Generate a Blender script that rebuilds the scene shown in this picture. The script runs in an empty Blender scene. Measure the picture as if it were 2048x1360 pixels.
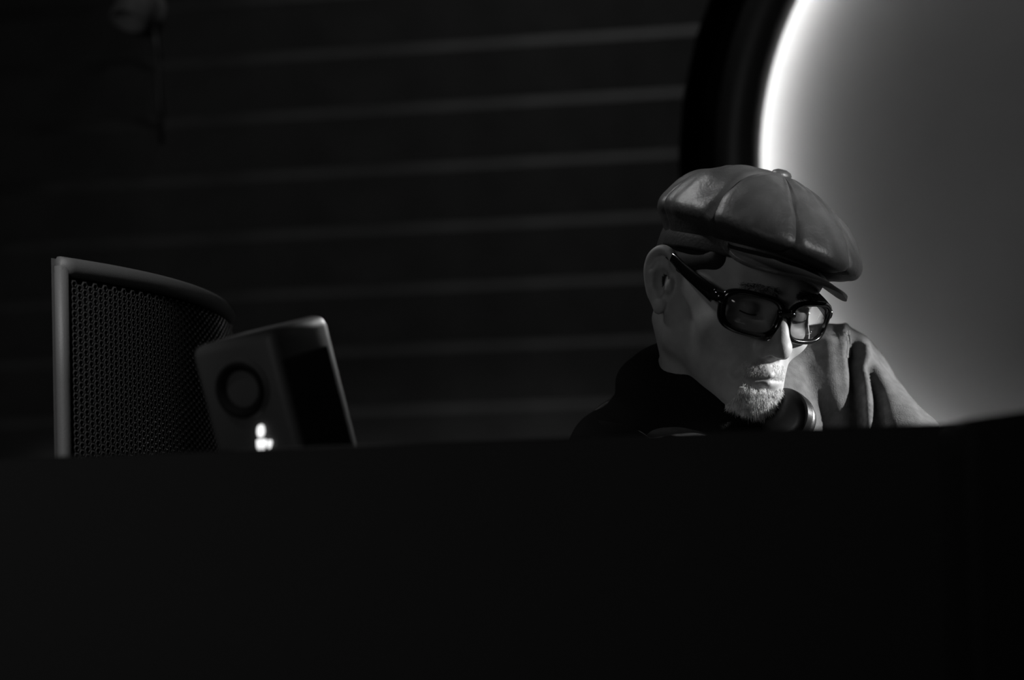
import bpy, bmesh, math, random
import numpy as np
from mathutils import Vector, Matrix, noise as mnoise

sc = bpy.context.scene
COL = sc.collection
random.seed(7)
RNG = np.random.default_rng(11)

# ------------------------------------------------------------------ camera
LENS = 100.0
F = LENS / 36.0 * 2048.0
CAM = np.array([0.0, 0.0, 1.5])
_a, _r = math.radians(3.5), math.radians(1.5)
FW = np.array([0, math.cos(_a), math.sin(_a)])
_u0 = np.array([0, -math.sin(_a), math.cos(_a)])
_r0 = np.array([1.0, 0, 0])
CR = math.cos(_r) * _r0 - math.sin(_r) * _u0
CU = math.sin(_r) * _r0 + math.cos(_r) * _u0
HEAD_D = 3.07


def P(px, py, d):
    """point that projects to photo pixel px,py at depth d (metres along the view axis)"""
    return CAM + FW * d + CR * ((px - 1024.0) / F * d) - CU * ((py - 680.0) / F * d)


cam = bpy.data.cameras.new('camera')
cam.lens = LENS
cam.sensor_width = 36.0
cam.clip_start = 0.05
cam.dof.use_dof = True
cam.dof.focus_distance = HEAD_D - 0.04
cam.dof.aperture_fstop = 2.8
camo = bpy.data.objects.new('camera', cam)
COL.objects.link(camo)
m = Matrix.Identity(4)
for i in range(3):
    m[i][0], m[i][1], m[i][2], m[i][3] = CR[i], CU[i], -FW[i], CAM[i]
camo.matrix_world = m
sc.camera = camo

# ------------------------------------------------------------------ world, view, lamps
sc.view_settings.view_transform = 'Standard'
sc.view_settings.look = 'None'
sc.view_settings.exposure = 0.0
sc.view_settings.gamma = 1.0
sc.view_settings.use_curve_mapping = False
w = bpy.data.worlds.new('dark_club')
sc.world = w
w.use_nodes = True
w.node_tree.nodes['Background'].inputs[0].default_value = (1, 1, 1, 1)
w.node_tree.nodes['Background'].inputs[1].default_value = 0.012


def aim(o, target):
    d = Vector(target) - o.location
    o.rotation_euler = d.to_track_quat('-Z', 'Y').to_euler()


def spot(name, loc, target, power, angle, radius=0.03, blend=0.6):
    l = bpy.data.lights.new(name, 'SPOT')
    l.energy = power
    l.spot_size = math.radians(angle)
    l.spot_blend = blend
    l.shadow_soft_size = radius
    o = bpy.data.objects.new(name, l)
    COL.objects.link(o)
    o.location = loc
    aim(o, target)
    return o


HEADP = P(1480, 620, HEAD_D)
KEY = spot('stage_spot_key', Vector(HEADP + CR * 1.75 + FW * 0.02 + CU * 0.36), HEADP + np.array([.10, 0, -.235]), 370.0, 17.0, 0.012, 0.3)
FILL = spot('room_lamp_fill', Vector(HEADP - CR * 1.35 - FW * 2.1 + CU * 0.38), HEADP - CR * .35, 11.5, 60, 0.25, 0.8)
TOP = spot('ceiling_lamp_back', Vector(HEADP - CR * 0.95 + FW * 0.5 + CU * 1.2), HEADP + CU * .185 - CR * .03, 90.0, 8.4, 0.12, 0.6)
FRONT = spot('ceiling_lamp_front', Vector(HEADP + CR * 0.85 - FW * 1.05 + CU * 0.62), HEADP + CU * .115 + CR * .05, 200.0, 10, 0.05, 0.5)
WASH = spot('ceiling_lamp_wall', Vector(P(1250, 500, 3.82) + np.array([0, 0, 1.2])), P(1215, 500, 3.82) + np.array([-.03, .23, .6]), 5.0, 84, 0.1, 0.9)

SIDE = spot('added_speaker_spot', Vector(P(200, 620, 3.0) + np.array([-.3, -.85, .75])), P(230, 660, 3.0), 60.0, 42, 0.05, 1.0)  # added helper spot that brightens the loudspeaker's left edge, grille and monitor front

BACKR = spot('added_monitor_backlight', Vector(P(620, 760, 2.62) + np.array([.42, 1.22, .5])), P(640, 760, 2.66), 34.0, 12, 0.03, 0.6)  # added narrow back light, only to brighten the monitor speaker's right edge

# ------------------------------------------------------------------ materials
MATS = {}


def mat(name, col, rough=0.6, spec=0.5, bump=None, metal=0.0, vary=None, emit=None, coat=0.0, sheen=0.0, disp=0.0006):
    if name in MATS:
        return MATS[name]
    ma = bpy.data.materials.new(name)
    ma.use_nodes = True
    nt = ma.node_tree
    b = nt.nodes['Principled BSDF']
    b.inputs['Base Color'].default_value = (col, col, col, 1)
    b.inputs['Roughness'].default_value = rough
    b.inputs['Specular IOR Level'].default_value = spec
    b.inputs['Metallic'].default_value = metal
    b.inputs['Coat Weight'].default_value = coat
    b.inputs['Sheen Weight'].default_value = sheen
    if emit is not None:
        b.inputs['Emission Color'].default_value = (1, 1, 1, 1)
        b.inputs['Emission Strength'].default_value = emit
    tc = nt.nodes.new('ShaderNodeTexCoord')
    if vary:
        scale, amt = vary
        n = nt.nodes.new('ShaderNodeTexNoise')
        n.inputs['Scale'].default_value = scale
        n.inputs['Detail'].default_value = 5
        nt.links.new(tc.outputs['Object'], n.inputs['Vector'])
        r = nt.nodes.new('ShaderNodeMapRange')
        r.inputs[1].default_value = 0.3
        r.inputs[2].default_value = 0.7
        r.inputs[3].default_value = col * (1 - amt)
        r.inputs[4].default_value = col * (1 + amt)
        nt.links.new(n.outputs['Fac'], r.inputs[0])
        nt.links.new(r.outputs[0], b.inputs['Base Color'])
    if bump:
        scale, st = bump
        n = nt.nodes.new('ShaderNodeTexNoise')
        n.inputs['Scale'].default_value = scale
        n.inputs['Detail'].default_value = 4
        nt.links.new(tc.outputs['Object'], n.inputs['Vector'])
        bp = nt.nodes.new('ShaderNodeBump')
        bp.inputs['Strength'].default_value = st
        bp.inputs['Distance'].default_value = disp
        nt.links.new(n.outputs['Fac'], bp.inputs['Height'])
        nt.links.new(bp.outputs['Normal'], b.inputs['Normal'])
    MATS[name] = ma
    return ma


mat('skin', .34, .5, .35, (900, .35), vary=(60, .1), disp=.0004)
mat('leather', .034, .47, .5, (260, .5), vary=(30, .3), disp=.001)
mat('leather_seam', .018, .6, .3)
mat('lining', .012, .8, .2)
mat('wool', .09, .9, .15, (700, .7), vary=(90, .25), sheen=.15, disp=.001)
mat('stitch', .38, .8, .2)
mat('knit', .010, .95, .05, (600, .8), disp=.001)
mat('denim', .02, .9, .1, (700, .5))
mat('shoe_leather', .015, .4, .4)
mat('hair', .012, .7, .3, (1500, .6))
mat('goatee_hair', .75, .6, .3, vary=(160, .5))
mat('acetate', .006, .12, .6)
mat('plastic', .012, .38, .5, (800, .2))
mat('plastic_gloss', .008, .33, .35)
mat('plank_paint', .075, .6, .35, (60, .2), vary=(8, .25), disp=.001)
mat('backing', .008, .9, .1)
mat('rim_black', .03, .4, .4)
mat('disc_white', .62, .75, .2, vary=(4, .06))
mat('booth_black', .036, .7, .15, (300, .3))
mat('floor_dark', .015, .5, .3, vary=(3, .3))
mat('cabinet', .06, .55, .35, (900, .5), disp=.0006)
mat('grille_metal', .022, .28, .8)
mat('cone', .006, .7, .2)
mat('monitor_body', .05, .5, .35)
mat('led', .0, .5, .0, emit=9.0)
mat('lamp_white', .8, .5, .2, emit=1.2)
mat('metal_dull', .12, .45, .5, metal=.6)
mat('pale_metal', .35, .5, .5)


def glass_mat():
    ma = bpy.data.materials.new('lens_glass')
    ma.use_nodes = True
    nt = ma.node_tree
    nt.nodes.clear()
    out = nt.nodes.new('ShaderNodeOutputMaterial')
    mix = nt.nodes.new('ShaderNodeMixShader')
    tr = nt.nodes.new('ShaderNodeBsdfTransparent')
    tr.inputs[0].default_value = (.85, .85, .85, 1)
    gl = nt.nodes.new('ShaderNodeBsdfGlossy')
    gl.inputs['Roughness'].default_value = .02
    lw = nt.nodes.new('ShaderNodeLayerWeight')
    pw = nt.nodes.new('ShaderNodeMath'); pw.operation = 'POWER'; pw.inputs[1].default_value = 5.0
    ma_ = nt.nodes.new('ShaderNodeMath'); ma_.operation = 'MULTIPLY_ADD'; ma_.inputs[1].default_value = .9; ma_.inputs[2].default_value = .035
    nt.links.new(lw.outputs['Facing'], pw.inputs[0])
    nt.links.new(pw.outputs[0], ma_.inputs[0])
    nt.links.new(ma_.outputs[0], mix.inputs[0])
    nt.links.new(tr.outputs[0], mix.inputs[1])
    nt.links.new(gl.outputs[0], mix.inputs[2])
    nt.links.new(mix.outputs[0], out.inputs[0])
    MATS['lens_glass'] = ma


glass_mat()


# ------------------------------------------------------------------ helpers
def link(o, parent=None):
    COL.objects.link(o)
    if parent is not None:
        o.parent = parent
    return o


def tag(o, label=None, cat=None, group=None, kind=None):
    if label:
        o['label'] = label
    if cat:
        o['category'] = cat
    if group:
        o['group'] = group
    if kind:
        o['kind'] = kind
    return o


def empty(name, loc=(0, 0, 0), parent=None, mw=None):
    o = bpy.data.objects.new(name, None)
    o.empty_display_size = .05
    link(o, parent)
    if mw is not None:
        o.matrix_world = mw
    else:
        o.location = loc
    return o


def meshobj(name, verts, faces, material, parent=None, smooth=True, loc=None):
    me = bpy.data.meshes.new(name)
    me.from_pydata([tuple(map(float, v)) for v in verts], [], [tuple(map(int, f)) for f in faces])
    me.materials.append(MATS[material])
    if smooth:
        me.polygons.foreach_set('use_smooth', [True] * len(me.polygons))
    me.update()
    o = bpy.data.objects.new(name, me)
    link(o, parent)
    if loc is not None:
        o.location = loc
    return o


def bmobj(name, bm, material, parent=None, smooth=False):
    me = bpy.data.meshes.new(name)
    bmesh.ops.recalc_face_normals(bm, faces=bm.faces)
    bm.to_mesh(me)
    bm.free()
    me.materials.append(MATS[material])
    if smooth:
        me.polygons.foreach_set('use_smooth', [True] * len(me.polygons))
    o = bpy.data.objects.new(name, me)
    return link(o, parent)


def box(bm, lo, hi, bevel=0.0, mtx=None):
    r = bmesh.ops.create_cube(bm, size=1.0)
    vs = r['verts']
    for v in vs:
        v.co = Vector(((lo[0] + hi[0]) / 2 + v.co.x * (hi[0] - lo[0]), (lo[1] + hi[1]) / 2 + v.co.y * (hi[1] - lo[1]), (lo[2] + hi[2]) / 2 + v.co.z * (hi[2] - lo[2])))
    if bevel:
        es = list({e for v in vs for e in v.link_edges})
        r = bmesh.ops.bevel(bm, geom=es, offset=bevel, segments=3, affect='EDGES', profile=.5)
        vs = list({v for f in r['faces'] for v in f.verts} | {v for v in vs if v.is_valid})
    if mtx is not None:
        bmesh.ops.transform(bm, matrix=mtx, verts=[v for v in vs if v.is_valid])
    return vs


def lathe(profile, seg=48, axis='Z'):
    """profile list of (r,z); returns verts, faces (closed where r==0)"""
    V, Fc = [], []
    n = len(profile)
    for i in range(seg):
        t = 2 * math.pi * i / seg
        for (r, z) in profile:
            V.append((r * math.cos(t), r * math.sin(t), z))
    for i in range(seg):
        j = (i + 1) % seg
        for k in range(n - 1):
            Fc.append((i * n + k, j * n + k, j * n + k + 1, i * n + k + 1))
    return V, Fc


def tube(points, radii, seg=10, cap=True):
    """swept tube through points; radii is a number, list or list of (ra, rb)"""
    pts = [Vector(p) for p in points]
    n = len(pts)
    V, Fc = [], []
    up = None
    for i, p in enumerate(pts):
        t = (pts[min(i + 1, n - 1)] - pts[max(i - 1, 0)]).normalized()
        if up is None:
            up = Vector((0, 0, 1)) if abs(t.z) < .9 else Vector((1, 0, 0))
        s = t.cross(up).normalized()
        up = s.cross(t).normalized()
        r = radii[i] if isinstance(radii, (list, tuple)) else radii
        ra, rb = r if isinstance(r, (list, tuple)) else (r, r)
        for k in range(seg):
            a = 2 * math.pi * k / seg
            V.append(p + s * (ra * math.cos(a)) + up * (rb * math.sin(a)))
    for i in range(n - 1):
        for k in range(seg):
            k2 = (k + 1) % seg
            Fc.append((i * seg + k, i * seg + k2, (i + 1) * seg + k2, (i + 1) * seg + k))
    if cap:
        Fc.append(tuple(range(seg))[::-1])
        Fc.append(tuple((n - 1) * seg + k for k in range(seg)))
    return V, Fc


def spline(pts, n):
    """Catmull-Rom through pts (list of tuples)"""
    p = [np.array(q, float) for q in pts]
    p = [2 * p[0] - p[1]] + p + [2 * p[-1] - p[-2]]
    out = []
    m_ = len(p) - 3
    for i in range(n):
        s = i / (n - 1) * m_
        k = min(int(s), m_ - 1)
        t = s - k
        a, b, c, d = p[k:k + 4]
        out.append(.5 * (2 * b + (c - a) * t + (2 * a - 5 * b + 4 * c - d) * t * t + (-a + 3 * b - 3 * c + d) * t ** 3))
    return out


# ------------------------------------------------------------------ signed distance sculpting
class Field:
    def __init__(self, xs, ys, zs):
        self.ax = [np.asarray(a, np.float32) for a in (xs, ys, zs)]
        self.D = np.full([len(a) for a in self.ax], 1.0, np.float32)

    def region(self, lo, hi):
        s = []
        for a, l, h in zip(self.ax, lo, hi):
            i0 = max(0, int(np.searchsorted(a, l)) - 1)
            i1 = min(len(a), int(np.searchsorted(a, h)) + 1)
            if i1 <= i0:
                return None
            s.append(slice(i0, i1))
        return tuple(s)

    def apply(self, fn, lo, hi, k=0.01, op='add'):
        pad = k + .012
        s = self.region(np.asarray(lo) - pad, np.asarray(hi) + pad)
        if s is None:
            return
        X, Y, Z = np.meshgrid(self.ax[0][s[0]], self.ax[1][s[1]], self.ax[2][s[2]], indexing='ij', sparse=True)
        d = fn(X, Y, Z).astype(np.float32)
        D = self.D[s]
        if op == 'add':
            h = np.maximum(k - np.abs(D - d), 0) / k
            self.D[s] = np.minimum(D, d) - h * h * k * .25
        else:
            d = -d
            h = np.maximum(k - np.abs(D - d), 0) / k
            self.D[s] = np.maximum(D, d) + h * h * k * .25

    def mesh(self):
        D = self.D
        S = D < 0
        xs, ys, zs = self.ax
        c = S[:-1, :-1, :-1].astype(np.uint8)
        cnt = c.copy()
        for dx, dy, dz in [(1, 0, 0), (0, 1, 0), (0, 0, 1), (1, 1, 0), (1, 0, 1), (0, 1, 1), (1, 1, 1)]:
            cnt += S[dx:S.shape[0] - 1 + dx, dy:S.shape[1] - 1 + dy, dz:S.shape[2] - 1 + dz]
        act = np.argwhere((cnt > 0) & (cnt < 8))
        ids = np.full(cnt.shape, -1, np.int64)
        ids[act[:, 0], act[:, 1], act[:, 2]] = np.arange(len(act))
        acc = np.zeros((len(act), 3))
        num = np.zeros(len(act))
        corners = [(0, 0, 0), (1, 0, 0), (0, 1, 0), (1, 1, 0), (0, 0, 1), (1, 0, 1), (0, 1, 1), (1, 1, 1)]
        for a in range(8):
            for b in range(a + 1, 8):
                if sum(abs(p - q) for p, q in zip(corners[a], corners[b])) != 1:
                    continue
                ia, ib = act + corners[a], act + corners[b]
                da = D[ia[:, 0], ia[:, 1], ia[:, 2]]
                db = D[ib[:, 0], ib[:, 1], ib[:, 2]]
                mk = (da < 0) != (db < 0)
                t = np.where(mk, da / np.where(mk, da - db, 1), 0)
                pa = np.stack([xs[ia[:, 0]], ys[ia[:, 1]], zs[ia[:, 2]]], 1)
                pb = np.stack([xs[ib[:, 0]], ys[ib[:, 1]], zs[ib[:, 2]]], 1)
                acc += np.where(mk[:, None], pa + (pb - pa) * t[:, None], 0)
                num += mk
        V = acc / num[:, None]
        faces = []
        for axis in range(3):
            sl0 = [slice(1, -1)] * 3
            sl1 = [slice(1, -1)] * 3
            sl0[axis] = slice(0, -1)
            sl1[axis] = slice(1, None)
            A, B = S[tuple(sl0)], S[tuple(sl1)]
            e = np.argwhere(A != B)
            if not len(e):
                continue
            flip = A[e[:, 0], e[:, 1], e[:, 2]]
            o = [1, 1, 1]
            o[axis] = 0
            e = e + o
            u, v = [(1, 2), (2, 0), (0, 1)][axis]
            q = []
            for du, dv in [(-1, -1), (0, -1), (0, 0), (-1, 0)]:
                ee = e.copy()
                ee[:, u] += du
                ee[:, v] += dv
                q.append(ids[ee[:, 0], ee[:, 1], ee[:, 2]])
            q = np.stack(q, 1)
            q[~flip] = q[~flip][:, ::-1]
            faces.append(q)
        Fc = np.concatenate(faces)
        # light smoothing
        return V, Fc


def npmesh(name, V, Fc, material, parent=None):
    me = bpy.data.meshes.new(name)
    n, k = len(Fc), 4
    me.vertices.add(len(V))
    me.vertices.foreach_set('co', V.astype(np.float32).ravel())
    me.loops.add(n * k)
    me.loops.foreach_set('vertex_index', Fc.astype(np.int32).ravel())
    me.polygons.add(n)
    me.polygons.foreach_set('loop_start', np.arange(0, n * k, k, dtype=np.int32))
    me.polygons.foreach_set('use_smooth', np.ones(n, dtype=bool))
    me.update(calc_edges=True)
    me.validate()
    me.materials.append(MATS[material])
    o = bpy.data.objects.new(name, me)
    return link(o, parent)


def smooth_verts(V, Fc, it=2, lam=.5, mask=None):
    a = np.concatenate([Fc[:, i] for i in range(4)])
    b = np.concatenate([Fc[:, (i + 1) % 4] for i in range(4)])
    for _ in range(it):
        s = np.zeros_like(V)
        np.add.at(s, a, V[b])
        np.add.at(s, b, V[a])
        c = np.zeros(len(V))
        np.add.at(c, a, 1)
        np.add.at(c, b, 1)
        d = (s / c[:, None] - V) * lam
        V = V + (d if mask is None else d * mask[:, None])
    return V


class Frame:
    """primitives given in a local frame, evaluated on the world grid"""
    def __init__(self, field, R=np.eye(3), o=np.zeros(3), grow=0.0):
        self.f, self.R, self.o, self.grow = field, R, np.asarray(o, float), grow

    def loc(self, X, Y, Z):
        R, o = self.R.astype(np.float32), self.o.astype(np.float32)
        x, y, z = X - o[0], Y - o[1], Z - o[2]
        return [R[0, i] * x + R[1, i] * y + R[2, i] * z for i in range(3)]

    def w(self, p):
        return self.R @ np.asarray(p, float) + self.o

    def ell(self, c, r, k=.01, op='add', rot=None):
        c = np.asarray(c, float)
        r = np.asarray(r, float) + self.grow
        Rr = np.eye(3) if rot is None else np.array(Matrix.Rotation(rot[2], 3, 'Z') @ Matrix.Rotation(rot[1], 3, 'Y') @ Matrix.Rotation(rot[0], 3, 'X'))

        def fn(X, Y, Z):
            l = self.loc(X, Y, Z)
            q = [l[i] - np.float32(c[i]) for i in range(3)]
            if rot is not None:
                q = [sum(np.float32(Rr[j, i]) * q[j] for j in range(3)) for i in range(3)]
            k0 = np.sqrt(sum((q[i] / np.float32(r[i])) ** 2 for i in range(3))) + 1e-6
            k1 = np.sqrt(sum((q[i] / np.float32(r[i] ** 2)) ** 2 for i in range(3))) + 1e-6
            return k0 * (k0 - 1) / k1
        W = self.w(c)
        e = float(max(r))
        ext = np.abs(self.R @ Rr) @ r
        self.f.apply(fn, W - ext, W + ext, k, op)

    def cone(self, a, b, ra, rb, k=.01, op='add'):
        A, B = self.w(a), self.w(b)
        ra += self.grow
        rb += self.grow
        BA = (B - A).astype(np.float32)
        L2 = float(BA @ BA) + 1e-9

        def fn(X, Y, Z):
            x, y, z = X - np.float32(A[0]), Y - np.float32(A[1]), Z - np.float32(A[2])
            t = np.clip((x * BA[0] + y * BA[1] + z * BA[2]) / np.float32(L2), 0, 1)
            return np.sqrt((x - t * BA[0]) ** 2 + (y - t * BA[1]) ** 2 + (z - t * BA[2]) ** 2) - (np.float32(ra) + np.float32(rb - ra) * t)
        mr = max(ra, rb)
        self.f.apply(fn, np.minimum(A, B) - mr, np.maximum(A, B) + mr, k, op)

    def chain(self, pts, rs, k=.01, op='add'):
        for i in range(len(pts) - 1):
            self.cone(pts[i], pts[i + 1], rs[i], rs[i + 1], k, op)

    def sym(self, kind, *a, **kw):
        for s in (-1, 1):
            b = []
            for i, q in enumerate(a):
                if isinstance(q, tuple) and len(q) == 3 and not (kind == 'ell' and i == 1):
                    q = (q[0] * s, q[1], q[2])
                b.append(q)
            kk = dict(kw)
            if 'rot' in kk and kk['rot'] is not None:
                kk['rot'] = (kk['rot'][0], kk['rot'][1] * s, kk['rot'][2] * s)
            getattr(self, kind)(*b, **kk)


def axis(parts):
    """rectilinear axis from [(start, end, step), ...] bands"""
    out = []
    for a, b, s in parts:
        n = max(1, int(round((b - a) / s)))
        out += list(a + (b - a) * np.arange(n) / n)
    out.append(parts[-1][1])
    return np.array(out)


# ------------------------------------------------------------------ room
STAGE_Z = .2
bm = bmesh.new(); box(bm, (-3.2, -1.5, -.05), (3.2, 6.0, 0))
tag(bmobj('floor', bm, 'floor_dark'), 'dark club floor', kind='structure')
bm = bmesh.new(); box(bm, (-3.0, 2.2, 0), (3.0, 5.6, STAGE_Z))
tag(bmobj('floor_stage', bm, 'floor_dark'), 'low black stage platform under the booth', kind='structure')
bm = bmesh.new(); box(bm, (-3.2, -1.5, 3.2), (3.2, 6.0, 3.25))
tag(bmobj('ceiling', bm, 'backing'), 'dark club ceiling', kind='structure')
for nm, x0, x1 in (('wall_left', -3.25, -3.2), ('wall_right', 3.2, 3.25)):
    bm = bmesh.new(); box(bm, (x0, -1.5, 0), (x1, 6.0, 3.2))
    tag(bmobj(nm, bm, 'backing'), 'dark side wall', kind='structure')

# back wall: local frame u = along wall (to the right), v = out of the wall, z up
WYAW = math.radians(13)
WO = P(1545, 300, 4.0)
WU = np.array([math.cos(WYAW), -math.sin(WYAW), 0])
WV = np.array([-math.sin(WYAW), -math.cos(WYAW), 0])
WM = Matrix(((WU[0], WV[0], 0, WO[0]), (WU[1], WV[1], 0, WO[1]), (0, 0, 1, 0), (0, 0, 0, 1)))


def wall_uz(px, py):
    """u,z on the wall plane seen through a pixel"""
    d = P(px, py, 1.0) - CAM
    t = ((WO - CAM) @ WV) / (d @ WV)
    q = CAM + d * t - WO
    return q @ WU, (CAM + d * t)[2]


wall = empty('wall_back', mw=WM)
tag(wall, 'dark back wall clad in horizontal chamfered boards', kind='structure')
bm = bmesh.new(); box(bm, (-3.6, -.14, 0), (2.9, -.085, 3.2))
bk = bmobj('backing_board', bm, 'backing', wall)
CC = wall_uz(2265, 300)                      # centre of the round panel
R_IN, R_OUT, R_CUT = .515, .572, .628
uz = [wall_uz(1300, y) for y in (185, 675)]
PITCH = (uz[0][1] - uz[1][1]) / 4.0
Z_LINE = uz[0][1]


def plank_mesh(u0b, u0t, u1b, u1t):
    # cross-section (v, z): flat face, 45 degree chamfer along the top, recessed foot
    h = PITCH - .0005
    prof = [(-.03, 0), (0, 0), (.009, h - .020), (.0, h), (-.03, h)]
    V, Fc = [], []
    for (ub, ut) in ((u0b, u0t), (u1b, u1t)):
        for v, z in prof:
            f = z / h
            V.append((ub + (ut - ub) * f, v, z))
    n = len(prof)
    for i in range(n):
        j = (i + 1) % n
        Fc.append((i, j, n + j, n + i))
    Fc += [tuple(range(n))[::-1], tuple(range(n, 2 * n))]
    return V, Fc


zb = Z_LINE + .008 - PITCH * (int((Z_LINE - .25) / PITCH))
while zb + PITCH < 3.15:
    z0, z1 = zb - CC[1], zb + PITCH - CC[1]
    segs = []
    if min(abs(z0), abs(z1)) < R_CUT or z0 * z1 < 0:
        cb = math.sqrt(max(R_CUT ** 2 - z0 * z0, 0))
        ct = math.sqrt(max(R_CUT ** 2 - z1 * z1, 0))
        segs = [(-3.5, -3.5, CC[0] - cb, CC[0] - ct), (CC[0] + cb, CC[0] + ct, 2.8, 2.8)]
    else:
        segs = [(-3.5, -3.5, 2.8, 2.8)]
    for s in segs:
        V, Fc = plank_mesh(*s)
        meshobj('plank', V, Fc, 'plank_paint', wall, smooth=False, loc=(0, 0, zb))
    zb += PITCH

# round backlit panel
panel = empty('round_light_panel', mw=WM @ Matrix.Translation((CC[0], 0, CC[1])) @ Matrix.Rotation(math.pi / 2, 4, 'X'))
tag(panel, 'large round wall panel with glowing edge and black rim behind the man', 'light panel')
# panel local: disc plane xy, z towards the back of the wall is -? (rotation X +90: local z -> world -v ... checked below)
ZS = 1.0 if (panel.matrix_world.to_3x3() @ Vector((0, 0, 1))).dot(Vector(WV)) > 0 else -1.0
V, Fc = lathe([(r, ZS * z) for r, z in [(R_IN, -.028), (R_IN, .03), (R_IN + .004, .036), (R_OUT - .008, .036), (R_OUT, .028), (R_OUT, -.03)]], 128)
meshobj('rim', V, Fc, 'rim_black', panel)
V, Fc = lathe([(0.0001, ZS * -.078), (.2, ZS * -.078), (R_OUT - .002, ZS * -.078)], 128)
meshobj('disc', V, Fc, 'disc_white', panel, smooth=False)
V, Fc = lathe([(R_OUT, ZS * -.03), (R_OUT, ZS * -.08)], 128)
meshobj('side_wall', V, Fc, 'rim_black', panel)
V, Fc = lathe([(R_IN + .006, ZS * -.046), (R_IN + .018, ZS * -.046), (R_IN + .018, ZS * -.052), (R_IN + .006, ZS * -.052), (R_IN + .006, ZS * -.046)], 128)
meshobj('light_strip', V, Fc, 'led', panel)

# small unlit wall spotlight high up on the boards
u, z = wall_uz(297, 22)
ws = empty('wall_spotlight', mw=WM @ Matrix.Translation((u, 0, z)))
tag(ws, 'small unlit metal spotlight fixed high on the boarded wall', 'wall light')
V, Fc = lathe([(.0001, .0), (.03, .0), (.03, .012), (.024, .018), (.0001, .018)], 24)
o = meshobj('mounting_plate', V, Fc, 'pale_metal', ws); o.rotation_euler = (-math.pi / 2, 0, 0)
V, Fc = tube([(0, .015, 0), (0, .06, 0), (.002, .07, -.01)], .006)
meshobj('arm', V, Fc, 'pale_metal', ws)
V, Fc = lathe([(.0001, .05), (.018, .05), (.026, .035), (.028, -.02), (.024, -.02), (.022, .02), (.0001, .02)], 24)
o = meshobj('lamp_can', V, Fc, 'pale_metal', ws); o.location = (.002, .075, -.012); o.rotation_euler = (.5, .2, 0)
V, Fc = tube([(.01, .012, -.02), (.016, .012, -.07), (.018, .012, -.13), (.02, .008, -.2)], .004)
meshobj('cable', V, Fc, 'metal_dull', ws)

# ------------------------------------------------------------------ booth
e0, e1 = P(100, 913, 2.46), P(1790, 850, 2.46)
BZ = float((e0[2] + e1[2]) / 2)
BY = float(e0[1])
booth = empty('dj_booth', (0.1, BY + .4, STAGE_Z))
tag(booth, 'black booth with a high front panel hiding the console', 'booth')


def booth_part(name, lo, hi, bev=.004):
    bm = bmesh.new()
    l = np.array(lo) - np.array(booth.location)
    h = np.array(hi) - np.array(booth.location)
    box(bm, l, h, bev)
    return bmobj(name, bm, 'booth_black', booth)


TABLE_Z = 1.29
fp = booth_part('front_panel', (-1.3, BY, STAGE_Z), (1.35, BY + .03, BZ))
for v in fp.data.vertices:                    # its top edge falls gently to one side
    if v.co.z > .5:
        v.co.z += (v.co.x + booth.location.x - (e0[0] + e1[0]) / 2) * float((e1[2] - e0[2]) / (e1[0] - e0[0]))
booth_part('tabletop', (-1.3, BY + .03, TABLE_Z - .03), (1.35, BY + .37, TABLE_Z))
booth_part('side_panel', (-1.3, BY + .03, STAGE_Z), (-1.27, BY + .35, TABLE_Z - .03))
booth_part('side_panel', (1.32, BY + .03, STAGE_Z), (1.35, BY + .35, TABLE_Z - .03))

# right-hand dark equipment case standing on the front ledge (blurred, close to the camera)
c0, c1 = P(1885, 842, 2.34), P(2100, 812, 2.34)
case = empty('equipment_case', ((c0[0] + c1[0]) / 2 + .12, float(c0[1]) - .05, 0))
tag(case, 'black case in front of the booth below the round light panel', 'case')
bm = bmesh.new()
Lc = Vector(case.location)
w0 = float(c0[0]) - Lc.x
top0 = float(c0[2]) - .002
ang = math.atan2(float(c1[2] - c0[2]), float(c1[0] - c0[0]))
vs = box(bm, (w0, -.06, .0), (w0 + .62, .09, top0), .01)
for v in bm.verts:
    if v.co.z > .5:
        v.co.z += (v.co.x - w0) * math.tan(ang)
bmobj('case_body', bm, 'booth_black', case)
for zz in (.35, 1.1):
    bm = bmesh.new(); box(bm, (w0 + .2, -.075, zz), (w0 + .32, -.058, zz + .07), .004)
    bmobj('latch', bm, 'booth_black', case)

# ------------------------------------------------------------------ PA loudspeaker on its stand
A = P(118, 520, 2.95); B = P(464, 618, 3.30)
A2, B2 = A[:2], B[:2]
ZT_A, ZT_B = float(P(118, 508, 2.95)[2]), float(P(462, 612, 3.3)[2])
Z_BOT = ZT_A - .62
ch = B2 - A2
Wd = float(np.linalg.norm(ch)); ch = ch / Wd
nrm = np.array([ch[1], -ch[0]])           # facing right and towards the camera
if nrm[0] < 0:
    nrm = -nrm
BOW = .042


def front_pt(s, off=0.0):
    """point on the bowed front, s in 0..1 from camera side to far side; off along the outward normal"""
    b = BOW * 4 * s * (1 - s)
    t = ch + nrm * (BOW * 4 * (1 - 2 * s) / Wd)
    t /= np.linalg.norm(t)
    n = np.array([t[1], -t[0]])
    if n @ nrm < 0:
        n = -n
    return A2 + ch * (Wd * s) + nrm * b + n * off


def top_z(s):
    return ZT_A + (ZT_B - ZT_A) * s


pa_o = np.array([(A2[0] + B2[0]) / 2 - .03, (A2[1] + B2[1]) / 2 + .02])
pa = empty('loudspeaker', (pa_o[0], pa_o[1], Z_BOT))
tag(pa, 'black loudspeaker with bowed perforated metal grille behind the small monitor speaker', 'loudspeaker')


def pal(xy, z):
    return (xy[0] - pa_o[0], xy[1] - pa_o[1], z - Z_BOT)


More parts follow.
